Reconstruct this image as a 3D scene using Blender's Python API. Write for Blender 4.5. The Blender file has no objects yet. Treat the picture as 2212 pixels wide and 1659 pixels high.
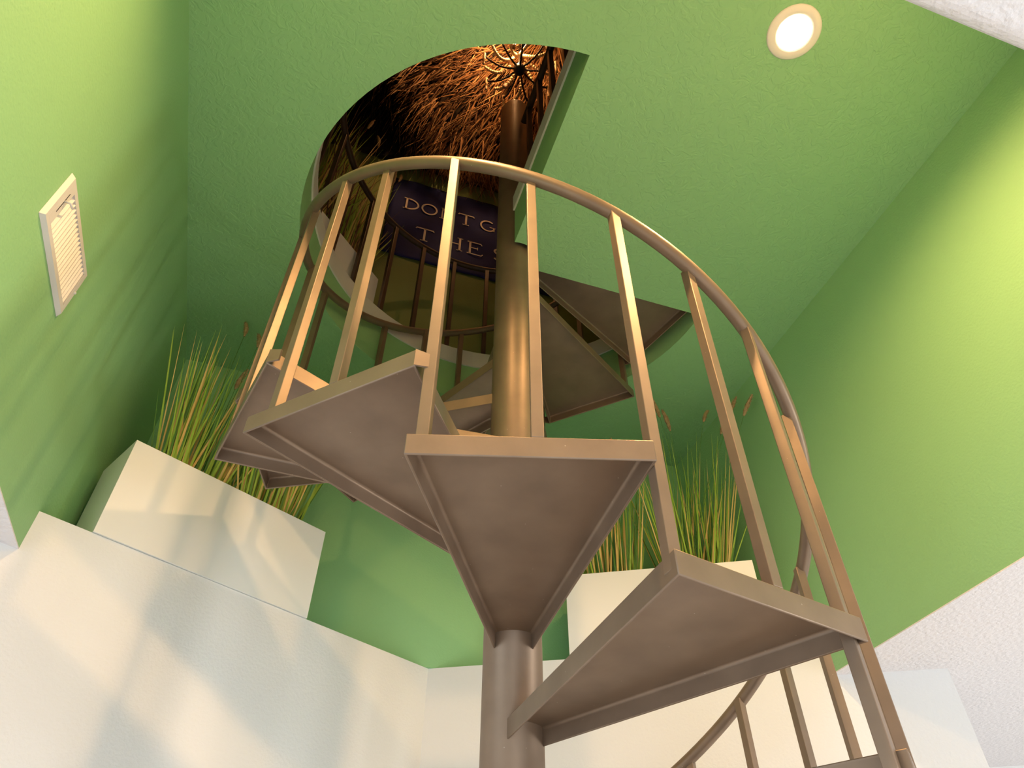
import bpy, bmesh, math, random
from mathutils import Vector, Matrix
rnd = random.Random(7)
PI = math.pi
R = math.radians
scene = bpy.context.scene
C = scene.collection

# ------------------------------------------------------------------ camera
cam_d = bpy.data.cameras.new('camera')
cam_d.sensor_width = 36.0
cam_d.lens = 1539.88 / 2212.0 * 36.0
cam_d.clip_start = 0.02
cam = bpy.data.objects.new('camera', cam_d)
C.objects.link(cam)
cam.location = (-0.5983, -1.7995, 1.4358)
cam.rotation_euler = (R(134.0948), R(-0.2684), R(-18.4524))
scene.camera = cam

# ------------------------------------------------------------------ world, lights, exposure
scene.view_settings.view_transform = 'Standard'
scene.view_settings.look = 'None'
scene.view_settings.exposure = 0.0
scene.view_settings.gamma = 1.0
scene.view_settings.use_curve_mapping = False
scene.cycles.max_bounces = 16
scene.cycles.diffuse_bounces = 10
w = bpy.data.worlds.new('world')
scene.world = w
w.use_nodes = True
bg = w.node_tree.nodes['Background']
bg.inputs[0].default_value = (0.80, 0.90, 1.0, 1)
bg.inputs[1].default_value = 1.0


def area(name, loc, target, sx, sy, power, col, spread=PI):
    d = bpy.data.lights.new(name, 'AREA')
    d.shape = 'RECTANGLE'
    d.size, d.size_y = sx, sy
    d.energy = power
    d.color = col
    d.spread = spread
    o = bpy.data.objects.new(name, d)
    C.objects.link(o)
    o.location = loc
    o.rotation_euler = (Vector(target) - Vector(loc)).to_track_quat('-Z', 'Y').to_euler()
    return o


# daylight coming in through the window openings of the lower room
area('daylight_front', (0.0, -5.35, 1.30), (0.0, 0.0, 2.1), 5.4, 2.0, 66, (0.80, 0.92, 1.0))
area('daylight_right', (4.30, -2.6, 1.20), (-1.2, 0.3, 2.9), 0.45, 1.5, 74, (1.0, 0.96, 0.89))
area('daylight_left', (-4.35, -2.2, 1.25), (1.2, -0.4, 2.9), 2.4, 1.9, 48, (0.80, 0.92, 1.0))
# low sun through the front window: it lands on the pale floor, which throws it up the shaft
sun_d = bpy.data.lights.new('sun', 'SUN')
sun_d.energy = 7.2
sun_d.angle = R(1.0)
sun_d.color = (1.0, 0.97, 0.93)
sun = bpy.data.objects.new('sun', sun_d)
C.objects.link(sun)
sun.rotation_euler = Vector((0.06, 0.96, -0.25)).to_track_quat('-Z', 'Y').to_euler()

# ------------------------------------------------------------------ materials
def new_mat(name):
    m = bpy.data.materials.new(name)
    m.use_nodes = True
    nt = m.node_tree
    return m, nt, nt.nodes['Principled BSDF']


def obj_coord(nt, scale):
    tc = nt.nodes.new('ShaderNodeTexCoord')
    mp = nt.nodes.new('ShaderNodeMapping')
    mp.inputs['Scale'].default_value = scale
    nt.links.new(tc.outputs['Object'], mp.inputs['Vector'])
    return mp


def paint(name, col, rough=0.55, bump=0.25, scale=90, kind='peel', dist=0.004, spec=0.4):
    m, nt, b = new_mat(name)
    b.inputs['Base Color'].default_value = (*col, 1)
    b.inputs['Roughness'].default_value = rough
    b.inputs['Specular IOR Level'].default_value = spec
    if bump:
        mp = obj_coord(nt, (1, 1, 1))
        n = nt.nodes.new('ShaderNodeTexNoise')
        n.inputs['Scale'].default_value = scale
        n.inputs['Detail'].default_value = 3
        if kind == 'knock':
            n.inputs['Distortion'].default_value = 1.6
        nt.links.new(mp.outputs[0], n.inputs['Vector'])
        h = n.outputs['Fac']
        if kind == 'knock':
            r = nt.nodes.new('ShaderNodeValToRGB')
            r.color_ramp.elements[0].position = 0.44
            r.color_ramp.elements[1].position = 0.56
            nt.links.new(h, r.inputs[0])
            n2 = nt.nodes.new('ShaderNodeTexNoise')
            n2.inputs['Scale'].default_value = scale * 3.2
            n2.inputs['Detail'].default_value = 2
            nt.links.new(mp.outputs[0], n2.inputs['Vector'])
            mx = nt.nodes.new('ShaderNodeMath')
            mx.operation = 'MULTIPLY_ADD'
            mx.inputs[1].default_value = 0.35
            nt.links.new(n2.outputs['Fac'], mx.inputs[0])
            nt.links.new(r.outputs[0], mx.inputs[2])
            h = mx.outputs[0]
        bp = nt.nodes.new('ShaderNodeBump')
        bp.inputs['Strength'].default_value = bump
        bp.inputs['Distance'].default_value = dist
        nt.links.new(h, bp.inputs['Height'])
        nt.links.new(bp.outputs[0], b.inputs['Normal'])
    return m


def mottled(name, c1, c2, rough, scale, metallic=0.0, spec=0.5, fleck=False, coat=0.0):
    m, nt, b = new_mat(name)
    mp = obj_coord(nt, (1, 1, 1))
    n = nt.nodes.new('ShaderNodeTexNoise')
    n.inputs['Scale'].default_value = scale
    n.inputs['Detail'].default_value = 5
    nt.links.new(mp.outputs[0], n.inputs['Vector'])
    r = nt.nodes.new('ShaderNodeValToRGB')
    r.color_ramp.elements[0].position = 0.35
    r.color_ramp.elements[1].position = 0.68
    r.color_ramp.elements[0].color = (*c1, 1)
    r.color_ramp.elements[1].color = (*c2, 1)
    nt.links.new(n.outputs['Fac'], r.inputs[0])
    col = r.outputs[0]
    if fleck:
        v = nt.nodes.new('ShaderNodeTexVoronoi')
        v.inputs['Scale'].default_value = 26
        nt.links.new(mp.outputs[0], v.inputs['Vector'])
        lt = nt.nodes.new('ShaderNodeMath')
        lt.operation = 'LESS_THAN'
        lt.inputs[1].default_value = 0.035
        nt.links.new(v.outputs['Distance'], lt.inputs[0])
        mx = nt.nodes.new('ShaderNodeMix')
        mx.data_type = 'RGBA'
        mx.inputs['B'].default_value = (0.42, 0.34, 0.27, 1)
        nt.links.new(lt.outputs[0], mx.inputs['Factor'])
        nt.links.new(col, mx.inputs['A'])
        col = mx.outputs['Result']
    nt.links.new(col, b.inputs['Base Color'])
    b.inputs['Roughness'].default_value = rough
    b.inputs['Metallic'].default_value = metallic
    b.inputs['Specular IOR Level'].default_value = spec
    b.inputs['Coat Weight'].default_value = coat
    return m


def emit(name, col, strength):
    m, nt, b = new_mat(name)
    b.inputs['Base Color'].default_value = (*col, 1)
    b.inputs['Emission Color'].default_value = (*col, 1)
    b.inputs['Emission Strength'].default_value = strength
    return m


GREEN = (0.258, 0.50, 0.232)
M = {}
M['green_wall'] = paint('green_wall_paint', GREEN, 0.6, 0.35, 110, 'peel', 0.004)
M['green_ceiling'] = paint('green_ceiling_paint', GREEN, 0.55, 0.32, 26, 'knock', 0.004)
M['white_wall'] = paint('white_wall_paint', (0.72, 0.72, 0.715), 0.6, 0.35, 100, 'peel', 0.004)
M['white_ceiling'] = paint('white_ceiling_paint', (0.72, 0.70, 0.715), 0.6, 0.75, 60, 'peel', 0.008)
M['white_trim'] = paint('white_trim_paint', (0.66, 0.65, 0.63), 0.5, 0.15, 40)
M['gloss_white'] = paint('planter_gloss_white', (0.77, 0.765, 0.745), 0.38, 0, spec=0.55)
M['vent_white'] = paint('vent_enamel_white', (0.62, 0.60, 0.575), 0.45, 0, spec=0.5)
M['olive'] = paint('olive_wall_paint', (0.24, 0.30, 0.10), 0.65, 0.3, 100)
M['metal'] = mottled('brown_metal_paint', (0.222, 0.158, 0.110), (0.272, 0.196, 0.137), 0.44, 9, 0.45, 0.5, True, 0.0)
M['dark_metal'] = mottled('dark_brown_metal', (0.055, 0.030, 0.018), (0.075, 0.042, 0.026), 0.38, 9)  # guard railing upstairs: much darker brown than the staircase metal
M['soil'] = mottled('dark_moss', (0.02, 0.03, 0.01), (0.05, 0.05, 0.02), 0.9, 30)
M['g1'] = mottled('blade_green', (0.24, 0.40, 0.04), (0.46, 0.58, 0.11), 0.5, 3, 0, .3)
M['g2'] = mottled('blade_dark_green', (0.07, 0.18, 0.035), (0.15, 0.29, 0.06), 0.5, 3, 0, .3)
M['g3'] = mottled('blade_straw', (0.62, 0.42, 0.13), (0.78, 0.58, 0.24), 0.55, 4, 0, .3)
M['seed'] = mottled('seed_head_tan', (0.30, 0.19, 0.09), (0.48, 0.33, 0.17), 0.9, 60)
M['s1'] = mottled('straw_brown', (0.30, 0.14, 0.05), (0.46, 0.24, 0.10), 0.7, 5)
M['s2'] = mottled('straw_dark', (0.10, 0.045, 0.02), (0.20, 0.09, 0.035), 0.8, 5)
M['s3'] = mottled('straw_pale', (0.50, 0.28, 0.12), (0.62, 0.38, 0.18), 0.7, 5)
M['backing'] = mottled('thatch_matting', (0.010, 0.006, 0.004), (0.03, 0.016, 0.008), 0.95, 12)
M['navy'] = mottled('navy_flag_cloth', (0.004, 0.009, 0.105), (0.007, 0.013, 0.15), 0.8, 6)
M['cream'] = mottled('cream_flag_cloth', (0.80, 0.68, 0.62), (0.88, 0.77, 0.70), 0.8, 12)
M['black_iron'] = mottled('black_iron', (0.006, 0.005, 0.004), (0.012, 0.009, 0.007), 0.45, 20)
M['bead'] = mottled('pale_wood_bead', (0.52, 0.34, 0.17), (0.66, 0.46, 0.26), 0.5, 30)
M['dark_bead'] = mottled('dark_wood_bead', (0.008, 0.004, 0.003), (0.018, 0.008, 0.005), 0.8, 30)
M['candle'] = mottled('candle_sleeve', (0.30, 0.19, 0.13), (0.36, 0.23, 0.16), 0.5, 20)
M['bulb'] = emit('lit_bulb', (1.0, 0.70, 0.32), 60)
M['lamp'] = emit('lit_diffuser', (1.0, 0.88, 0.66), 9)
M['lamp_trim'] = paint('lamp_trim_white', (0.78, 0.72, 0.66), 0.4, 0, spec=0.4)
M['tile'] = mottled('pale_floor_tile', (0.58, 0.56, 0.53), (0.65, 0.63, 0.60), 0.4, 4)
M['plank'] = mottled('dark_floor_plank', (0.08, 0.05, 0.03), (0.14, 0.09, 0.05), 0.5, 6)


# ------------------------------------------------------------------ mesh helpers
def link(name, bm, mats, parent=None, smooth=False, bevel=0.0, loc=None, rotz=0.0, segs=2):
    bmesh.ops.recalc_face_normals(bm, faces=bm.faces[:])
    me = bpy.data.meshes.new(name)
    bm.to_mesh(me)
    bm.free()
    for m in (mats if isinstance(mats, (list, tuple)) else [mats]):
        me.materials.append(m)
    if smooth:
        for p in me.polygons:
            p.use_smooth = True
    o = bpy.data.objects.new(name, me)
    C.objects.link(o)
    if loc:
        o.location = loc
    o.rotation_euler.z = rotz
    if parent:
        o.parent = parent
    if bevel:
        b = o.modifiers.new('bevel', 'BEVEL')
        b.width = bevel
        b.segments = segs
        b.limit_method = 'ANGLE'
        b.angle_limit = R(40)
    return o


def tag(o, label=None, cat=None, group=None, kind=None):
    if label:
        o['label'] = label
    if cat:
        o['category'] = cat
    if group:
        o['group'] = group
    if kind:
        o['kind'] = kind
    return o


def empty(name, loc, label, cat, group=None, rotz=0.0):
    o = bpy.data.objects.new(name, None)
    o.empty_display_size = 0.1
    C.objects.link(o)
    o.location = loc
    o.rotation_euler.z = rotz
    return tag(o, label, cat, group)


def add_box(bm, x0, y0, z0, x1, y1, z1, mi=0):
    v = [bm.verts.new(p) for p in ((x0, y0, z0), (x1, y0, z0), (x1, y1, z0), (x0, y1, z0),
                                   (x0, y0, z1), (x1, y0, z1), (x1, y1, z1), (x0, y1, z1))]
    for f in ((3, 2, 1, 0), (4, 5, 6, 7), (0, 1, 5, 4), (1, 2, 6, 5), (2, 3, 7, 6), (3, 0, 4, 7)):
        bm.faces.new([v[i] for i in f]).material_index = mi


def add_prism(bm, pts, z0, z1, mi=0, mi_top=None):
    a = [bm.verts.new((x, y, z0)) for x, y in pts]
    b = [bm.verts.new((x, y, z1)) for x, y in pts]
    n = len(pts)
    bm.faces.new(a[::-1]).material_index = mi
    bm.faces.new(b).material_index = mi if mi_top is None else mi_top
    for i in range(n):
        j = (i + 1) % n
        bm.faces.new((a[i], a[j], b[j], b[i])).material_index = mi


def frames(path):
    n = len(path)
    ts = []
    for i in range(n):
        t = (path[min(i + 1, n - 1)] - path[max(i - 1, 0)])
        ts.append(t.normalized() if t.length > 1e-9 else Vector((0, 0, 1)))
    up = Vector((0, 0, 1)) if abs(ts[0].z) < 0.9 else Vector((1, 0, 0))
    u = ts[0].cross(up).normalized()
    out = []
    for t in ts:
        u = (u - t * u.dot(t))
        u = u.normalized() if u.length > 1e-6 else t.orthogonal().normalized()
        out.append((u, t.cross(u).normalized()))
    return out


def add_tube(bm, path, rad, seg=8, mi=0, cap=True, phase=0.0):
    path = [Vector(p) for p in path]
    rads = rad if isinstance(rad, (list, tuple)) else [rad] * len(path)
    rings = []
    for p, (u, v), r in zip(path, frames(path), rads):
        rings.append([bm.verts.new(p + (u * math.cos(a) + v * math.sin(a)) * r)
                      for a in [phase + 2 * PI * k / seg for k in range(seg)]])
    for a, b in zip(rings[:-1], rings[1:]):
        for k in range(seg):
            f = bm.faces.new((a[k], a[(k + 1) % seg], b[(k + 1) % seg], b[k]))
            f.material_index = mi
    if cap:
        bm.faces.new(rings[0][::-1]).material_index = mi
        bm.faces.new(rings[-1]).material_index = mi


def add_lathe(bm, prof, seg=32, mi=0, center=(0, 0)):
    rings = []
    for r, z in prof:
        if r < 1e-6:
            rings.append([bm.verts.new((center[0], center[1], z))])
        else:
            rings.append([bm.verts.new((center[0] + r * math.cos(2 * PI * k / seg),
                                        center[1] + r * math.sin(2 * PI * k / seg), z)) for k in range(seg)])
    for a, b in zip(rings[:-1], rings[1:]):
        for k in range(seg):
            j = (k + 1) % seg
            if len(a) == 1 and len(b) == 1:
                continue
            if len(a) == 1:
                f = bm.faces.new((a[0], b[j], b[k]))
            elif len(b) == 1:
                f = bm.faces.new((a[k], a[j], b[0]))
            else:
                f = bm.faces.new((a[k], a[j], b[j], b[k]))
            f.material_index = mi


def add_ball(bm, c, r, seg=8, rings=5, mi=0):
    c = Vector(c)
    prev = None
    rows = []
    for i in range(rings + 1):
        th = PI * i / rings
        if i in (0, rings):
            rows.append([bm.verts.new(c + Vector((0, 0, r * math.cos(th))))])
        else:
            rows.append([bm.verts.new(c + Vector((r * math.sin(th) * math.cos(2 * PI * k / seg),
                                                  r * math.sin(th) * math.sin(2 * PI * k / seg),
                                                  r * math.cos(th)))) for k in range(seg)])
    for a, b in zip(rows[:-1], rows[1:]):
        for k in range(seg):
            j = (k + 1) % seg
            if len(a) == 1:
                f = bm.faces.new((a[0], b[k], b[j]))
            elif len(b) == 1:
                f = bm.faces.new((a[k], b[0], a[j]))
            else:
                f = bm.faces.new((a[k], b[k], b[j], a[j]))
            f.material_index = mi


def struct(o):
    o['kind'] = 'structure'
    return o


# ------------------------------------------------------------------ the setting
SX = 1.38            # half width of the green stair shaft
YF, YB = -1.643, 1.10
ZH = 2.516           # underside of the lower white ceiling
ZC = 4.0274          # green ceiling
ZT = 4.352           # upper floor
ZR = 2.646           # top of the white parapet walls
APEX = 1.112
HEX = 0.364

bm = bmesh.new(); add_box(bm, -4.6, -5.7, -0.1, 4.6, 2.6, 0)
struct(link('floor', bm, M['tile']))

# green shaft walls hang down to the lower ceiling line
bm = bmesh.new(); add_box(bm, -SX - 0.12, YF - 0.12, ZH + 0.004, -SX, YB + 0.12, ZC)
struct(link('wall_left', bm, M['green_wall']))
bm = bmesh.new(); add_box(bm, SX, YF - 0.12, ZH + 0.004, SX + 0.12, YB + 0.12, ZC)
struct(link('wall_right', bm, M['green_wall']))
bm = bmesh.new(); add_box(bm, -SX, YF - 0.12, ZH + 0.03, SX, YF, ZC)
struct(link('wall_front', bm, M['white_wall']))
bm = bmesh.new(); add_box(bm, -SX, YB, ZR, SX, YB + 0.12, ZC)
struct(link('wall_back', bm, M['green_wall']))

# white angled walls below, with the planter ledge behind their tops
def hex_wall(name, s):
    bm = bmesh.new()
    add_prism(bm, [(s * SX, HEX), (0, APEX), (0, YB + 0.05), (s * SX, YB + 0.05)], 0.0, ZR, 0, 1)
    k = (APEX - HEX) / SX
    y2 = HEX - k * 0.36
    add_prism(bm, [(s * SX, HEX), (s * SX, HEX + 0.14), (s * (SX + 0.36), y2 + 0.14), (s * (SX + 0.36), y2)], 0.0, ZH, 0)
    return struct(link(name, bm, [M['white_wall'], M['green_wall']]))


hex_wall('wall_back_left', -1)
hex_wall('wall_back_right', 1)

# lower ceiling with the rectangular stair shaft cut out of it
bm = bmesh.new()
def ceil_piece(x0, y0, x1, y1):
    add_box(bm, x0, y0, ZH, x1, y1, ZH + 0.004)
ceil_piece(-4.6, -5.7, 4.6, YF - 0.03)
ceil_piece(-4.6, YF - 0.03, -SX, 2.6)
ceil_piece(SX, YF - 0.03, 4.6, 2.6)
prof = [(YF - 0.03, ZH)] + [(YF - 0.03 + 0.03 * math.sin(a), ZH + 0.03 - 0.03 * math.cos(a)) for a in [PI / 2 * i / 6 for i in range(1, 7)]] + [(YF - 0.03, ZH + 0.03)]
va = [bm.verts.new((-SX, y, z)) for y, z in prof]
vb = [bm.verts.new((SX, y, z)) for y, z in prof]
for i in range(len(prof)):
    j = (i + 1) % len(prof)
    bm.faces.new((va[i], va[j], vb[j], vb[i]))
bm.faces.new(va[::-1]); bm.faces.new(vb)
struct(link('ceiling', bm, M['white_ceiling']))

# outer walls of the lower room, with the window openings that bring the daylight in
def wall_with_opening(name, axis, pos, a0, a1, o0, o1, z0, z1, mat, t=0.15):
    bm = bmesh.new()
    def bx(u0, u1, w0, w1):
        if axis == 'y':
            add_box(bm, u0, pos, w0, u1, pos + t, w1)
        else:
            add_box(bm, pos, u0, w0, pos + t, u1, w1)
    bx(a0, o0, 0, ZH); bx(o1, a1, 0, ZH); bx(o0, o1, 0, z0); bx(o0, o1, z1, ZH)
    return struct(link(name, bm, mat))


wall_with_opening('wall_front.001', 'y', -5.7, -4.6, 4.6, -2.8, 2.8, 0.3, 2.35, M['white_wall'])
wall_with_opening('wall_right.001', 'x', 4.6, -5.7, 2.6, -3.4, -1.8, 0.2, 2.3, M['white_wall'])
wall_with_opening('wall_left.001', 'x', -4.75, -5.7, 2.6, -3.4, -1.0, 0.3, 2.3, M['white_wall'])
bm = bmesh.new()
add_prism(bm, [(1.55, 1.74), (4.6, 0.02), (4.6, 2.6), (1.55, 2.6)], 0, ZH)
struct(link('wall_back_right.001', bm, M['white_wall']))
bm = bmesh.new(); add_box(bm, -4.6, 1.9, 0, -1.50, 2.05, ZH)
struct(link('wall_back_left.001', bm, M['white_wall']))

# the green ceiling slab with the three-quarter round stair opening
RO = 0.933
XE, YE = -0.032, 0.012     # the two straight edges of the landing quarter
def hole_outline(r, inset=0.0, notch=0.105, n=72):
    """counter-clockwise from edge 2 round the back and left to edge 1, then back past the pole"""
    xe, ye = XE - inset, YE + inset
    a0 = math.asin(ye / r)
    a1 = 2 * PI - math.acos(xe / r)
    pts = [(r * math.cos(a0 + (a1 - a0) * i / n), r * math.sin(a0 + (a1 - a0) * i / n)) for i in range(n + 1)]
    b0 = 2 * PI - math.acos(xe / notch)
    b1 = 2 * PI + math.asin(ye / notch)
    pts += [(notch * math.cos(b0 + (b1 - b0) * i / 10), notch * math.sin(b0 + (b1 - b0) * i / 10)) for i in range(11)]
    return pts


def slab_with_hole(bm, outer, hole, z0, z1, mi_bot, mi_side, mi_top):
    def loop(z):
        res = []
        for pts in (outer, hole):
            vs = [bm.verts.new((x, y, z)) for x, y in pts]
            es = [bm.edges.new((vs[i], vs[(i + 1) % len(vs)])) for i in range(len(vs))]
            res.append((vs, es))
        return res
    A, B = loop(z0), loop(z1)
    for L, mi in ((A, mi_bot), (B, mi_top)):
        g = bmesh.ops.triangle_fill(bm, use_beauty=True, use_dissolve=False, edges=L[0][1] + L[1][1])
        for f in g['geom']:
            if isinstance(f, bmesh.types.BMFace):
                f.material_index = mi
    for (va_, _), (vb_, _) in zip(A, B):
        n = len(va_)
        for i in range(n):
            j = (i + 1) % n
            bm.faces.new((va_[i], va_[j], vb_[j], vb_[i])).material_index = mi_side


bm = bmesh.new()
slab_with_hole(bm, [(-SX - 0.12, YF - 0.12), (SX + 0.12, YF - 0.12), (SX + 0.12, YB + 0.12), (-SX - 0.12, YB + 0.12)],
               hole_outline(RO), ZC, ZT, 0, 1, 2)
struct(link('ceiling.001', bm, [M['green_ceiling'], M['green_wall'], M['plank']]))

# white curb board running round the rim of the opening
bm = bmesh.new()
inn, out = hole_outline(RO - 0.008, -0.008 * -1), hole_outline(RO + 0.03, -0.03, notch=0.075)
ZT0, ZT1 = 4.277, 4.392
rings = []
for pts, z in ((inn, ZT0), (inn, ZT1), (out, ZT1), (out, ZT + 0.002)):
    rings.append([bm.verts.new((x, y, z)) for x, y in pts])
# lower face back to the slab edge
low = [bm.verts.new((x, y, ZT0)) for x, y in hole_outline(RO)]
rings = [low] + rings
for a, b in zip(rings[:-1], rings[1:]):
    for i in range(len(a)):
        j = (i + 1) % len(a)
        if 73 <= i <= 82:      # no board round the pole notch
            continue
        bm.faces.new((a[i], a[j], b[j], b[i]))
struct(link('trim_1', bm, M['white_trim']))

# upper room
ZU = 8.3
bm = bmesh.new(); add_box(bm, -SX - 0.12, YB, ZT, SX + 0.12, YB + 0.12, ZU)
struct(link('wall_back.001', bm, M['olive']))
bm = bmesh.new(); add_box(bm, -SX - 0.12, YF - 0.12, ZT, -SX, YB, ZU)
struct(link('wall_left.002', bm, M['olive']))
bm = bmesh.new(); add_box(bm, SX, YF - 0.12, ZT, SX + 0.12, YB, ZU)
struct(link('wall_right.002', bm, M['olive']))
bm = bmesh.new(); add_box(bm, -SX - 0.12, YF - 0.24, ZT, SX + 0.12, YF - 0.12, ZU)
struct(link('wall_front.002', bm, M['olive']))
bm = bmesh.new(); add_box(bm, -SX - 0.12, YF - 0.24, ZU, SX + 0.12, YB + 0.12, ZU + 0.1)
struct(link('ceiling.002', bm, M['backing']))

# ------------------------------------------------------------------ spiral staircase
DEL = 29.8035
RISE = 0.22911
PHI1 = -106.3205
ZB = 2.29
def phi(k): return PHI1 - DEL * (k - 1)
def ztop(k): return ZB + RISE * (k - 1)
CH = 0.8743          # radial distance of the outer edge of a tread
HC = 0.2313          # half length of the outer edge
FH = 0.0482

stair = empty('spiral_staircase', (0, 0, 0),
              'brown painted steel spiral staircase rising round a central pole through the ceiling opening', 'staircase')
bm = bmesh.new()
add_lathe(bm, [(0, 0), (0.0805, 0), (0.0805, 5.485), (0.074, 5.505), (0.04, 5.512), (0, 5.512)], 48)
pole = link('pole', bm, M['metal'], stair)
for p in pole.data.polygons:
    p.use_smooth = abs(p.normal.z) < 0.3

def tread_mesh():
    bm = bmesh.new()
    t = 0.005
    sl = (HC - 0.053) / (CH - 0.061)
    xi = 0.035
    yi = 0.053 - sl * (0.061 - xi)
    outer = [(xi, -yi), (CH, -HC), (CH, HC), (xi, yi)]
    # plate
    add_prism(bm, outer, -t, 0)
    # three flanges as one folded strip, with a soft inner fold under the plate
    def ring(ins, z):
        e = ins * math.sqrt(1 + sl * sl)
        return [bm.verts.new((x, y, z)) for x, y in ((xi, -(yi - e)), (CH - ins, -(yi + sl * (CH - ins - xi) - e)),
                                                     (CH - ins, yi + sl * (CH - ins - xi) - e), (xi, yi - e))]
    rf = 0.008
    loops = [ring(0, -t), ring(0, -FH), ring(t, -FH)]
    for q in range(5):
        g = PI / 2 * q / 4
        loops.append(ring(t + rf * (1 - math.cos(g)), -t - rf + rf * math.sin(g) + 0.0002))
    for A_, B_ in zip(loops[:-1], loops[1:]):
        for a in range(3):
            bm.faces.new((A_[a], A_[a + 1], B_[a + 1], B_[a]))
    bmesh.ops.remove_doubles(bm, verts=bm.verts[:], dist=1e-5)
    return bm


def box_bm(x0, y0, z0, x1, y1, z1):
    bm = bmesh.new(); add_box(bm, x0, y0, z0, x1, y1, z1); return bm


BAR = 0.0123
def bar_mesh(h):
    bm = bmesh.new(); add_box(bm, -BAR, -BAR, 0, BAR, BAR, h); return bm


tread0 = link('tread', tread_mesh(), M['metal'], stair, bevel=0.0022)
for p in tread0.data.polygons:
    p.use_smooth = True
tread0.data.set_sharp_from_angle(angle=R(40))
bm = bmesh.new()
tabpts = [(CH - 0.003, HC - 0.002), (CH + 0.0015, HC - 0.001), (CH - 0.0215, HC + 0.0255), (CH - 0.026, HC + 0.0225)]
lo = [bm.verts.new((x, y, -FH + 0.002)) for x, y in tabpts]
drop = [0.0, 0.0, 0.010, 0.010]
hi = [bm.verts.new((x, y, -d)) for (x, y), d in zip(tabpts, drop)]
bm.faces.new(lo[::-1]); bm.faces.new(hi)
for i in range(4):
    j = (i + 1) % 4
    bm.faces.new((lo[i], lo[j], hi[j], hi[i]))
tab0 = link('weld_tab', bm, M['metal'], tread0)
RAILH = 0.934
h_mid = RAILH
h_left = RAILH + RISE * (13.06 + 0.9) / DEL
LEFT = {-1: (0.875, -15.9, -0.035), 0: (0.875, -14.15, -0.03), 1: (0.880, -13.2, 0.0), 2: (0.872, -11.0, 0.0)}
T_MID, T_LEFT = 0.0137, -0.200
XB = CH - BAR - 0.0005
bar_mid0 = link('baluster', bar_mesh(h_mid), M['metal'], stair, bevel=0.0015)
bar_left0 = link('baluster', bar_mesh(h_left), M['metal'], stair, bevel=0.0015)

K0, K1 = -8, 9
first = True
for k in range(K0, K1 + 1):
    a = R(phi(k))
    if k == K0:
        t, tb, m_, l_ = tread0, tab0, bar_mid0, bar_left0
    else:
        t = tread0.copy(); m_ = bar_mid0.copy(); l_ = bar_left0.copy()
        for o in (t, m_, l_):
            C.objects.link(o)
        if k not in (-1, 0, 1):
            tb = tab0.copy(); C.objects.link(tb); tb.parent = t
        t.parent = stair; m_.parent = stair; l_.parent = stair
    t.location = (0, 0, ztop(k)); t.rotation_euler.z = a
    m_.location = (XB * math.cos(a) - T_MID * math.sin(a), XB * math.sin(a) + T_MID * math.cos(a), ztop(k))
    m_.rotation_euler.z = a
    lr, lo_, lz = LEFT.get(k, (0.878, -13.0, 0.0))
    al = a + R(lo_)
    l_.location = (lr * math.cos(al), lr * math.sin(al), ztop(k) + lz)
    l_.rotation_euler.z = a + R(lo_ * 0.6)
    l_.scale.z = (RAILH + RISE * (-lo_ + 0.9) / DEL - lz) / h_left

# handrail: one helix, from beside the lowest tread to the landing
RR = 0.874
bm = bmesh.new()
path = []
d0 = phi(K0) + 6
d1 = phi(K1) - 13.5
n = 220
for i in range(n + 1):
    d = d0 + (d1 - d0) * i / n
    z = ZB + RAILH + RISE * ((PHI1 + 0.9) - d) / DEL
    path.append((RR * math.cos(R(d)), RR * math.sin(R(d)), z))
add_tube(bm, path, 0.0190, 16)
link('handrail', bm, M['metal'], stair, smooth=True)

# ------------------------------------------------------------------ guard railing round the opening upstairs
guard = empty('guard_railing', (0, 0, ZT), 'dark brown metal guard railing curving round the opening on the upper floor', 'railing')
GR, ZG = 0.948, 5.21
def g_tube(name, path):
    bm = bmesh.new(); add_tube(bm, [Vector(p) - Vector((0, 0, ZT)) for p in path], 0.0185, 14)
    return link(name, bm, M['dark_metal'], guard, smooth=True)
gp = [(0.024, -0.088, ZG), (0.024, -0.5, ZG), (0.024, -GR, ZG)]
arc = [(GR * math.cos(R(a)), GR * math.sin(R(a)), ZG) for a in [-91 - (252 * i / 90) for i in range(91)]]
g_tube('top_rail', arc)
g_tube('top_rail', gp)
gb0 = None
for a in [148.4 - 13.2 * i for i in range(-9, 8)]:
    z0 = ZT1 - ZT
    if gb0 is None:
        gb0 = o = link('baluster', bar_mesh(ZG - ZT1), M['dark_metal'], guard, bevel=0.0015)
    else:
        o = gb0.copy(); C.objects.link(o); o.parent = guard
    o.location = (GR * math.cos(R(a)), GR * math.sin(R(a)), z0); o.rotation_euler.z = R(a)
gb1 = None
for y in (-0.17, -0.33, -0.49, -0.65, -0.80, -0.935):
    if gb1 is None:
        gb1 = o = link('baluster', bar_mesh(ZG - ZT), M['dark_metal'], guard, bevel=0.0015)
    else:
        o = gb1.copy(); C.objects.link(o); o.parent = guard
    o.location = (0.024, y, 0.0)

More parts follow.
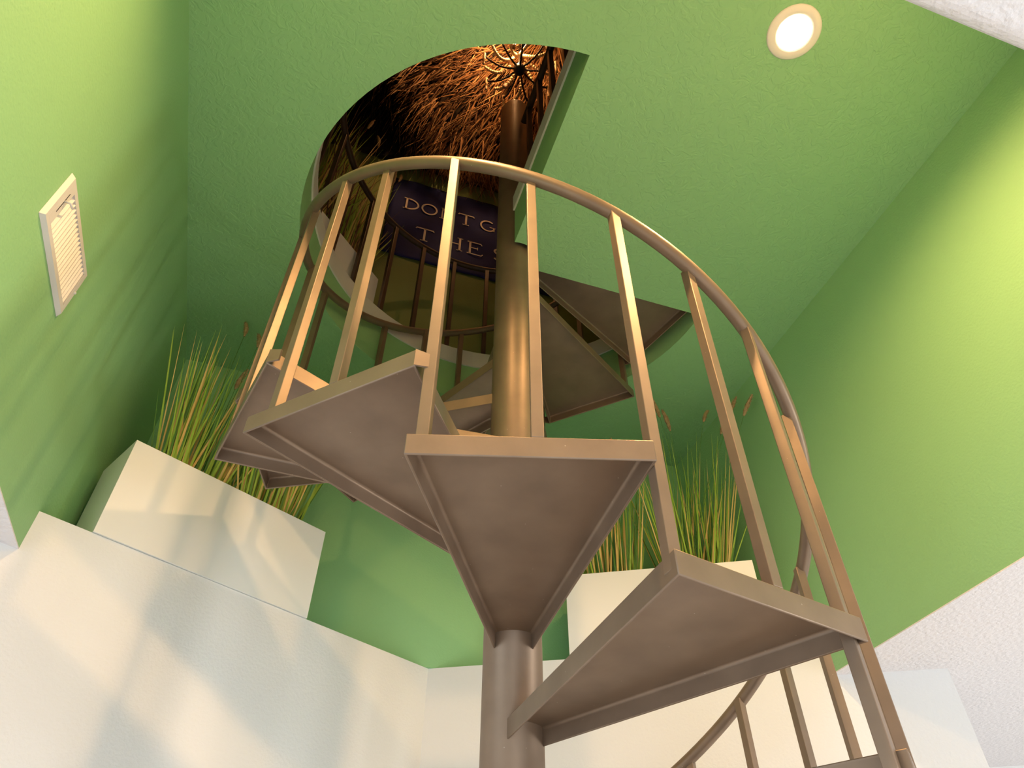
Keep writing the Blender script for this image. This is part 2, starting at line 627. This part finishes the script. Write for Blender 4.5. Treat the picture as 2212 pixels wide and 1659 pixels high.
# ------------------------------------------------------------------ planters
PL, PD, PH = 0.80, 0.26, 0.369
def planter(loc, ang, label, group):
    p = empty('planter_box', loc, label, 'planter', group, ang)
    bm = bmesh.new()
    t = 0.018
    add_prism(bm, [(0, 0), (PL, 0), (PL, PD), (0, PD)], 0, 0.02)
    add_box(bm, 0, 0, 0.02, PL, t, PH); add_box(bm, 0, PD - t, 0.02, PL, PD, PH)
    add_box(bm, 0, t, 0.02, t, PD - t, PH); add_box(bm, PL - t, t, 0.02, PL, PD - t, PH)
    bmesh.ops.remove_doubles(bm, verts=bm.verts[:], dist=1e-5)
    link('planter_shell', bm, M['gloss_white'], p)
    bm = bmesh.new(); add_box(bm, t + 0.001, t + 0.001, 0.25, PL - t - 0.001, PD - t - 0.001, PH - 0.035)
    link('moss_filling', bm, M['soil'], p)
    return p


AL = math.atan2(APEX - HEX, SX)
pl_l = planter((-1.236, 0.434, ZR + 0.0015), AL, 'glossy white rectangular planter on the ledge at the left, with shadows on its front', 'white planters')
pl_r = planter((0.518, 0.826, ZR + 0.0015), -AL, 'glossy white rectangular planter on the right ledge, partly hidden by the brown treads', 'white planters')
AU = math.atan2(0.838 - 0.482, -0.5425 + 0.91)
ux, uy = math.cos(AU), math.sin(AU)
pl_u = planter((-0.5425 - PL * ux, 0.850 - PL * uy, ZT + 0.0015), AU, 'white planter upstairs standing behind the guard railing by the flag', 'white planters')


# ------------------------------------------------------------------ ornamental grasses
def blade(bm, base, direction, length, width, droop, mi, seg=5, lim=None):
    """thin tapering blade with a little V section, bending over by gravity"""
    p = Vector(base); d = Vector(direction).normalized()
    path, rad = [], []
    for i in range(seg + 1):
        f = i / seg
        path.append(p.copy())
        rad.append(width * (1 - f) ** 0.6 + 0.0003)
        d = (d + Vector((0, 0, -droop * f)) / seg).normalized()
        p = p + d * (length / seg)
    if lim:
        path = [Vector((min(max(q.x, lim[0]), lim[1]), min(q.y, lim[2]), q.z)) for q in path]
    add_tube(bm, path, rad, 3, mi, cap=False)
    return path[-1], d


def seed_head(base, d, length, parent):
    bm = bmesh.new()
    p = Vector((0, 0, 0)); d = Vector(d).normalized()
    bend = Vector((rnd.uniform(-1, 1), rnd.uniform(-1, 1), -0.4)) * 0.25
    path, rad = [], []
    N = 12
    for i in range(N + 1):
        f = i / N
        path.append(p.copy())
        rad.append(0.0105 * math.sin(PI * (0.10 + 0.86 * f)) ** 0.7 * (1 + 0.18 * rnd.uniform(-1, 1)))
        d = (d + bend / N * 2).normalized(); p = p + d * (length / N)
    add_tube(bm, path, rad, 7)
    fr = frames(path)
    for i in range(1, N):
        for q in range(7):
            a = rnd.uniform(0, 2 * PI)
            u, v = fr[i]
            o = (u * math.cos(a) + v * math.sin(a))
            s = path[i] + o * rad[i] * 0.8
            add_tube(bm, [s, s + o * 0.006 + d * 0.009], [0.0011, 0.0002], 3, cap=False)
    return link('seed_head', bm, M['seed'], parent, loc=base)


def grass(loc, ang, label, group, nb, spread, height, lean, nseed, seeds, sx=0.16, sy=0.07, mats=None):
    g = empty('grass_plant', loc, label, 'plant', group)
    g['kind'] = 'thing'
    bm = bmesh.new()
    lim = (-1.365 - loc[0], 1.365 - loc[0], 1.060 - loc[1])
    ca, sa = math.cos(ang), math.sin(ang)
    def base():
        u, v = rnd.uniform(-sx, sx), rnd.uniform(-sy, sy)
        return u, v, Vector((ca * u - sa * v, sa * u + ca * v, 0))
    for i in range(nb):
        u, v, b = base()
        hgt = height * rnd.uniform(0.45, 1.0)
        dx = (u / sx) * spread * 0.7 + rnd.gauss(0, spread * 0.35) + lean[0]
        dv = rnd.gauss(0, spread * 0.25) - 0.04
        d = Vector((ca * dx - sa * dv + lean[1] * 0, sa * dx + ca * dv + lean[1], 1))
        r = rnd.random()
        mi = 0 if r < 0.50 else (1 if r < 0.76 else 2)
        blade(bm, b, d, hgt, rnd.uniform(0.0028, 0.0058), rnd.uniform(0.0, 0.35), mi, 5, lim)
    ends = []
    for (dx, dy, hgt, ln) in seeds:
        u, v, b = base()
        b = b * 0.4
        tip = Vector((dx, dy, hgt))
        mid = (b + tip) / 2 + Vector((0, 0, 0.05))
        add_tube(bm, [b, b.lerp(mid, .5) + Vector((0, 0, .03)), mid, tip], [0.0016, 0.0015, 0.0013, 0.0012], 4, 1, cap=False)
        ends.append((tip, (tip - mid), ln))
    o = link('blades', bm, mats or [M['g1'], M['g2'], M['g3']], g)
    o['kind'] = 'stuff'
    for tip, d, ln in ends:
        seed_head(tip, d, ln, g)
    return g


def on_planter(p, u, v=0.14, z=PH - 0.045):
    a = p.rotation_euler.z
    return (p.location.x + math.cos(a) * u - math.sin(a) * v, p.location.y + math.sin(a) * u + math.cos(a) * v, p.location.z + z)


GL = [(-0.02, 0.02, 0.92, 0.14), (0.05, 0.03, 0.88, 0.13), (0.02, 0.05, 0.62, 0.12)]
grass(on_planter(pl_l, 0.27), AL, 'green and straw ornamental grass at the left end of the left planter, tall seed heads',
      'ornamental grasses', 135, 0.24, 0.80, (0.04, 0.0), 0, GL, 0.13)
grass(on_planter(pl_l, 0.58), AL, 'clump of ornamental grass in the left planter, at its right end under the brown treads',
      'ornamental grasses', 130, 0.22, 0.72, (0.03, 0.0), 0, [(0.05, 0.02, 0.72, 0.10)], 0.13)
grass(on_planter(pl_r, 0.20), -AL, 'ornamental grass at the left end of the right planter, behind the big front tread',
      'ornamental grasses', 125, 0.20, 0.70, (0.0, 0.0), 0, [(0.06, 0.0, 0.80, 0.12), (0.13, 0.0, 0.74, 0.13)], 0.12)
grass(on_planter(pl_r, 0.57), -AL, 'clump of ornamental grass in the right planter, at its right end with several seed heads',
      'ornamental grasses', 140, 0.30, 0.82, (0.06, 0.0), 0,
      [(-0.10, -0.10, 0.90, 0.14), (-0.04, -0.08, 0.84, 0.13), (0.13, -0.14, 0.90, 0.12), (0.20, -0.26, 0.86, 0.13), (0.22, -0.34, 0.80, 0.12), (0.17, -0.20, 0.78, 0.12)], 0.13)
up_mats = [M['g1'], M['s2'], M['g3']]
grass(on_planter(pl_u, 0.24), AU, 'clump of tall ornamental grass in the planter upstairs, at its left end',
      'ornamental grasses upstairs', 170, 0.26, 1.35, (0.04, 0.0), 0, [(0.0, -0.1, 1.28, 0.17), (0.22, 0.02, 1.20, 0.15), (-0.1, -0.15, 1.0, 0.14)], 0.14, mats=up_mats)
grass(on_planter(pl_u, 0.56), AU, 'tall ornamental grass in the upstairs planter arching in front of the navy flag',
      'ornamental grasses upstairs', 170, 0.26, 1.10, (0.05, -0.02), 0, [(0.26, -0.02, 0.98, 0.15), (0.22, -0.06, 0.84, 0.15), (0.08, -0.10, 1.20, 0.15)], 0.14, mats=up_mats)

# ------------------------------------------------------------------ vent register on the left wall
vent = empty('vent_register', (-SX, -0.38, 3.0), 'white slotted air vent register with a small lever on the green left wall', 'vent')
bm = bmesh.new()
Y0, Y1, Z0, Z1 = -0.172, 0.172, -0.092, 0.092
fb = 0.024
def ring_frame(bm, y0, y1, z0, z1, b, x0, x1):
    """bevelled face frame: outer rim at the wall, raised flat, inner opening"""
    loops = []
    for (dx, ins) in ((0.0005, 0), (x1, 0.008), (x1, b), (x0, b)):
        loops.append([bm.verts.new((dx, y, z)) for y, z in ((y0 + ins, z0 + ins), (y1 - ins, z0 + ins), (y1 - ins, z1 - ins), (y0 + ins, z1 - ins))])
    for a, c in zip(loops[:-1], loops[1:]):
        for i in range(4):
            j = (i + 1) % 4
            bm.faces.new((a[i], a[j], c[j], c[i]))
ring_frame(bm, Y0, Y1, Z0, Z1, fb, 0.001, 0.0115)
# wider band with the slot at the end nearest the camera
add_box(bm, 0.0035, Y0 + 0.02, Z0 + 0.022, 0.0117, Y0 + 0.047, Z1 - 0.022)
link('frame', bm, M['vent_white'], vent)
bm = bmesh.new()
ns = 17
for i in range(ns):
    y = Y0 + 0.054 + (Y1 - fb - Y0 - 0.058) * (i + 0.5) / ns
    p = 0.0082
    vs = [(0.0014, y - p * .30), (0.0024, y - p * .30 - .001), (0.0112, y + p * .50 - .0012), (0.0112, y + p * .50 + .0012)]
    a = [bm.verts.new((x, yy, Z0 + fb - 0.001)) for x, yy in vs]
    b = [bm.verts.new((x, yy, Z1 - fb + 0.001)) for x, yy in vs]
    bm.faces.new(a[::-1]); bm.faces.new(b)
    for q in range(4):
        bm.faces.new((a[q], a[(q + 1) % 4], b[(q + 1) % 4], b[q]))
add_box(bm, 0.0004, Y0 + fb, Z0 + fb, 0.0012, Y1 - fb, Z1 - fb)
link('louvers', bm, M['vent_white'], vent)
bm = bmesh.new(); add_box(bm, 0.0114, Y0 + 0.031, -0.035, 0.0121, Y0 + 0.0335, 0.045)
link('lever_slot', bm, M['black_iron'], vent)
bm = bmesh.new(); add_tube(bm, [(0.011, Y0 + 0.032, 0.012), (0.025, Y0 + 0.034, 0.012), (0.029, Y0 + 0.050, 0.012)], [0.003, 0.0032, 0.0034], 8)
link('lever', bm, M['vent_white'], vent, smooth=True)
bm = bmesh.new(); add_ball(bm, (0.012, Y1 - 0.012, 0.0), 0.0045, 10, 6)
link('screw', bm, M['vent_white'], vent, smooth=True)

# ------------------------------------------------------------------ recessed downlights
def downlight(x, y, label, power):
    d = empty('recessed_downlight', (x, y, ZC), label, 'ceiling light', 'recessed downlights')
    bm = bmesh.new()
    add_lathe(bm, [(0.060, 0.0), (0.060, -0.004), (0.066, -0.0075), (0.088, -0.005), (0.0925, -0.001), (0.0925, 0.0)], 48)
    link('trim_ring', bm, M['lamp_trim'], d, smooth=True)
    bm = bmesh.new()
    add_lathe(bm, [(0.0, -0.0032), (0.050, -0.0032), (0.060, -0.0022), (0.060, -0.0005), (0.0, -0.0005)], 48)
    link('diffuser', bm, M['lamp'], d)
    l = bpy.data.lights.new('downlight_lamp', 'SPOT')
    l.energy = power; l.color = (1.0, 0.58, 0.24)
    l.spot_size = R(168); l.spot_blend = 0.95; l.shadow_soft_size = 0.05
    o = bpy.data.objects.new('downlight_lamp', l); C.objects.link(o)
    o.location = (x, y, ZC - 0.02)
    return d


downlight(0.607, -1.228, 'round white recessed downlight glowing warm in the green ceiling, right of the stair opening', 175)
downlight(-0.62, -1.20, 'round white recessed downlight in the green ceiling beside the left wall', 135)

# ------------------------------------------------------------------ flag upstairs
FX0, FX1, FZ0, FZ1 = -0.575, 0.95, 5.315, 6.247
flag = empty('flag', (FX0, YB - 0.006, FZ0), 'dark navy flag with cream serif lettering hung on the upstairs wall', 'flag')
bm = bmesh.new()
nx, nz = 48, 28
def wob(x, z):
    return -0.004 - 0.004 * math.sin(x * 13 + z * 9) * math.sin(z * 5) - 0.003 * math.sin(x * 31 - z * 17)
gv = [[bm.verts.new((i / nx * (FX1 - FX0), wob(i / nx * 1.525, j / nz * 0.93), j / nz * (FZ1 - FZ0))) for j in range(nz + 1)] for i in range(nx + 1)]
for i in range(nx):
    for j in range(nz):
        bm.faces.new((gv[i][j], gv[i + 1][j], gv[i + 1][j + 1], gv[i][j + 1]))
cl = link('cloth', bm, M['navy'], flag, smooth=True)
sol = cl.modifiers.new('thickness', 'SOLIDIFY'); sol.thickness = 0.0015

def stroke(pts, wd):
    """flat strip of constant or varying width in the flag plane, given thickness"""
    n = len(pts)
    ws = wd if isinstance(wd, (list, tuple)) else [wd] * n
    L, Rr = [], []
    for i in range(n):
        a = Vector(pts[max(i - 1, 0)]); b = Vector(pts[min(i + 1, n - 1)])
        t = (b - a).normalized(); nn = Vector((-t.y, t.x))
        p = Vector(pts[i])
        L.append(p + nn * ws[i] / 2); Rr.append(p - nn * ws[i] / 2)
    ya, yb = -0.0135, -0.0120
    fl = [[bm.verts.new((q.x, y, q.y)) for q in S] for y in (ya, yb) for S in (L, Rr)]
    for i in range(n - 1):
        bm.faces.new((fl[0][i], fl[0][i + 1], fl[1][i + 1], fl[1][i]))
        bm.faces.new((fl[2][i], fl[2][i + 1], fl[3][i + 1], fl[3][i]))
        bm.faces.new((fl[0][i], fl[0][i + 1], fl[2][i + 1], fl[2][i]))
        bm.faces.new((fl[1][i], fl[1][i + 1], fl[3][i + 1], fl[3][i]))
    for e in (0, n - 1):
        bm.faces.new((fl[0][e], fl[1][e], fl[3][e], fl[2][e]))


def arcp(cx, cz, rx, rz, a0, a1, n=14):
    return [(cx + rx * math.cos(R(a0 + (a1 - a0) * i / n)), cz + rz * math.sin(R(a0 + (a1 - a0) * i / n))) for i in range(n + 1)]


GLY = {   # strokes in a unit box: (points, width)
    'D': [([(.2, 0), (.2, 1)], .13), ([(.02, .03), (.35, .03)], .06), ([(.02, .97), (.35, .97)], .06), (arcp(.25, .5, .65, .47, 90, -90), .12)],
    'O': [(arcp(.5, .5, .44, .45, 0, 360, 26), .12)],
    'N': [([(.18, 0), (.18, 1)], .09), ([(.82, 0), (.82, 1)], .09), ([(.14, 1), (.84, 0)], .14), ([(.02, .02), (.34, .02)], .05), ([(.66, .98), (.98, .98)], .05)],
    'T': [([(.5, 0), (.5, 1)], .13), ([(.02, .86), (.04, .95), (.96, .95), (.98, .86)], .10), ([(.3, .03), (.7, .03)], .06)],
    'G': [(arcp(.52, .5, .44, .45, 50, 330, 20), .12), ([(.90, .12), (.90, .42)], .11), ([(.62, .42), (1.0, .42)], .06)],
    'I': [([(.5, 0), (.5, 1)], .16), ([(.2, .03), (.8, .03)], .06), ([(.2, .97), (.8, .97)], .06)],
    'V': [([(.12, 1), (.5, 0)], .14), ([(.5, 0), (.88, 1)], .09), ([(0, .98), (.3, .98)], .05), ([(.7, .98), (1, .98)], .05)],
    'E': [([(.2, 0), (.2, 1)], .13), ([(.04, .04), (.85, .04), (.92, .16)], .08), ([(.04, .96), (.80, .96), (.86, .85)], .08), ([(.2, .52), (.62, .52)], .07), ([(.62, .42), (.62, .62)], .05)],
    'U': [([(.18, 1), (.18, .4)] + arcp(.5, .35, .32, .3, 180, 360, 10) + [(.82, .4), (.82, 1)], .11), ([(.02, .98), (.34, .98)], .05), ([(.68, .98), (.98, .98)], .05)],
    'P': [([(.2, 0), (.2, 1)], .13), ([(.02, .03), (.42, .03)], .06), (arcp(.25, .74, .55, .23, 90, -90), .11)],
    'H': [([(.18, 0), (.18, 1)], .13), ([(.82, 0), (.82, 1)], .13), ([(.18, .5), (.82, .5)], .07)] + [([(x - .16, z), (x + .16, z)], .05) for x in (.18, .82) for z in (.02, .98)],
    'S': [(arcp(.5, .74, .34, .22, 20, 270, 12)[:-1] + arcp(.5, .27, .36, .23, 90, -160, 12), .12)],
}
def write(s, xs, z0, h, wdt):
    for ch, x in zip(s, xs):
        if ch == ' ':
            continue
        global bm
        bm = bmesh.new()
        for pts, wd in GLY[ch]:
            stroke([(x - FX0 + px * wdt, z0 - FZ0 + pz * h) for px, pz in pts], wd * wdt * 0.9)
        link('letter', bm, M['cream'], flag)
write('DONTGIVEUP', [-0.482, -0.350, -0.215, -0.075, 0.090, 0.212, 0.30, 0.42, 0.60, 0.73], 5.868, 0.138, 0.122)
write('THESHIP', [-0.362, -0.150, 0.005, 0.190, 0.33, 0.47, 0.58], 5.540, 0.148, 0.130)

# ------------------------------------------------------------------ thatch roof upstairs
thatch = empty('thatch_roof', (0, 0.4, 7.0), 'shaggy brown straw thatch roof lit from below by the chandelier', 'thatch')
bm = bmesh.new()
loc0 = Vector((0, 0.4, 7.0))
AX, AY, AZ, SLP = 0.34, 0.05, 7.42, 0.78
def zA(x, y): return AZ - SLP * math.hypot(x - AX, y - AY)
def eave(th): return (0.93 - 0.12 * math.cos(th)) + 0.10 * math.sin(th * 3 + 0.6) + 0.05 * math.sin(th * 7)
cnt = 0
while cnt < 4700:
    th = R(rnd.uniform(-35, 215)) if rnd.random() < 0.85 else R(rnd.uniform(215, 325))
    e = eave(th)
    rho = e * math.sqrt(rnd.random()) * 1.02 + 0.01
    x, y = AX + rho * math.cos(th), AY + rho * math.sin(th)
    if y > 1.03 or x > 1.33:
        continue
    o_ = Vector((math.cos(th), math.sin(th), 0))
    down = (o_ - Vector((0, 0, SLP))).normalized()
    nA = Vector((-SLP * math.cos(th), -SLP * math.sin(th), -1)).normalized()
    side = Vector((-o_.y, o_.x, 0))
    p = Vector((x, y, zA(x, y))) - loc0 + nA * rnd.uniform(0.0, 0.12)
    d = down + side * rnd.gauss(0, .36) + nA * rnd.uniform(-0.05, 0.24)
    ln = rnd.uniform(0.12, 0.30)
    r = rnd.random()
    if rho > e - 0.15 or y > 0.85:
        d = d + Vector((0, 0, -0.9)); ln *= 1.15
    blade(bm, p, d, ln, rnd.uniform(0.0028, 0.0075), rnd.uniform(0.0, 0.4), 0 if r < .50 else (1 if r < .80 else 2), 3)
    cnt += 1
# fringe hanging in front of the wall above the flag
for i in range(900):
    x = rnd.uniform(-0.55, 1.3)
    blade(bm, Vector((x, rnd.uniform(0.92, 1.06), rnd.uniform(6.42, 6.62))) - loc0, Vector((rnd.gauss(0, .22), rnd.gauss(0, .06), -1)), rnd.uniform(0.16, 0.34), rnd.uniform(0.002, 0.005), 0.1, 1 if rnd.random() < .7 else 0, 3)
# long hanging strands in the dark beyond the eave
for i in range(2200):
    u = rnd.random()
    x = -1.30 + 0.95 * u + rnd.uniform(-.05, .05)
    y = 0.98 - rnd.random() ** 2 * 0.35 - (1 - u) * 0.9 * rnd.random()
    z = rnd.uniform(6.70, 7.9)
    blade(bm, Vector((x, y, z)) - loc0, Vector((rnd.gauss(0, .15), rnd.gauss(0, .15), -1)), rnd.uniform(0.2, 0.5), rnd.uniform(0.002, 0.0045), 0.2, 1 if rnd.random() < .8 else 0, 3)
s = link('straw', bm, [M['s1'], M['s2'], M['s3']], thatch)
s['kind'] = 'stuff'
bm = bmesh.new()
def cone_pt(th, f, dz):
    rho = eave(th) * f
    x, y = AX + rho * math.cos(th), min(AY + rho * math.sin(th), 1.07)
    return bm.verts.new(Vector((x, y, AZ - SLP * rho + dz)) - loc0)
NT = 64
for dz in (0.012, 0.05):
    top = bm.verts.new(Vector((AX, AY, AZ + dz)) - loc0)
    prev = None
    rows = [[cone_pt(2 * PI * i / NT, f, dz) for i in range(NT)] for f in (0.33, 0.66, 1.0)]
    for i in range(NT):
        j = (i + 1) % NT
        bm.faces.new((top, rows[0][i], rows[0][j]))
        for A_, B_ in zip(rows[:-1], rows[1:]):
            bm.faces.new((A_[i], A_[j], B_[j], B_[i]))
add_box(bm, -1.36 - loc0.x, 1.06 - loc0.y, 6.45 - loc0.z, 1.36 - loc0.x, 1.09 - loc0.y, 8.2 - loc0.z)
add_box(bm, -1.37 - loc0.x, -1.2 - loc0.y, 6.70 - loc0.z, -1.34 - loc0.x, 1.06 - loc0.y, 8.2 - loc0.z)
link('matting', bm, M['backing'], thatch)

# ------------------------------------------------------------------ beaded chandelier
CX, CY, CZ = 0.093, 0.18, 6.60
ch = empty('chandelier', (CX, CY, CZ), 'black iron chandelier with curling arms, pale bead strings and a lit candle bulb', 'chandelier')
bm = bmesh.new(); add_ball(bm, (0, 0, 0), 0.045, 20, 12)
link('hub', bm, M['black_iron'], ch, smooth=True)
ztop_ch = zA(CX, CY) - CZ - 0.04
bm = bmesh.new(); add_tube(bm, [(0, 0, 0.03), (0, 0, 0.16), (0, 0, ztop_ch)], [0.014, 0.008, 0.006], 10)
link('stem', bm, M['black_iron'], ch, smooth=True)
bm = bmesh.new(); add_lathe(bm, [(0, ztop_ch - 0.05), (0.03, ztop_ch - 0.045), (0.045, ztop_ch - 0.01), (0.045, ztop_ch), (0, ztop_ch)], 20)
link('canopy', bm, M['candle'], ch, smooth=True)
NA = 9
for i in range(NA):
    a = R(18 + 360 / NA * i)
    c, s_ = math.cos(a), math.sin(a)
    pr = [(0.03, 0.0), (0.08, -0.035), (0.14, -0.045), (0.20, -0.015), (0.25, 0.04), (0.262, 0.09)]
    bm = bmesh.new()
    pts = []
    for q in range(26):
        f = q / 25 * (len(pr) - 1)
        j = min(int(f), len(pr) - 2); t = f - j
        r_ = pr[j][0] * (1 - t) + pr[j + 1][0] * t; z_ = pr[j][1] * (1 - t) + pr[j + 1][1] * t
        pts.append((r_ * c, r_ * s_, z_))
    add_tube(bm, pts, 0.0050, 6)
    for p in pts[1::1]:
        add_ball(bm, p, 0.0088, 6, 4)
    arm = link('arm', bm, M['dark_bead'], ch, smooth=True)
    # pale bead strings: one hanging drop at the arm's end and one swag back to the stem
    bm = bmesh.new()
    for q in range(9):
        add_ball(bm, (0.262 * c, 0.262 * s_, 0.085 - q * 0.021), 0.0125 - 0.0004 * q, 8, 5)
    link('bead_drop', bm, M['bead'], ch, smooth=True)
    bm = bmesh.new()
    a2 = a + R(360 / NA / 2)
    for q in range(14):
        f = q / 13
        r_ = 0.045 + 0.20 * f
        z_ = 0.17 - 0.10 * f - 0.09 * math.sin(PI * f)
        aa = a + (a2 - a) * f
        add_ball(bm, (r_ * math.cos(aa), r_ * math.sin(aa), z_), 0.0125, 8, 5)
    link('bead_swag', bm, M['bead'], ch, smooth=True)
for a, lit in ((-126, True), (-6, False), (114, False)):
    a = R(a)
    x, y = 0.150 * math.cos(a), 0.165 * math.sin(a)
    bm = bmesh.new()
    add_lathe(bm, [(0, -0.02), (0.008, -0.018), (0.016, 0.0), (0.018, 0.006), (0.012, 0.008), (0.012, 0.060), (0, 0.060)], 18, 0, (x, y))
    cd = link('candle_holder', bm, M['candle'], ch, smooth=True)
    if not lit:
        continue
    bm = bmesh.new()
    add_lathe(bm, [(0, 0.060), (0.009, 0.062), (0.019, 0.085), (0.017, 0.108), (0.006, 0.138), (0, 0.146)], 16, 0, (x, y))
    link('flame_bulb', bm, M['bulb'], cd, smooth=True)
    l = bpy.data.lights.new('bulb_light', 'POINT')
    l.energy = 27; l.color = (1.0, 0.52, 0.20); l.shadow_soft_size = 0.02
    o = bpy.data.objects.new('bulb_light', l); C.objects.link(o)
    o.location = (CX + x, CY + y, CZ + 0.165)
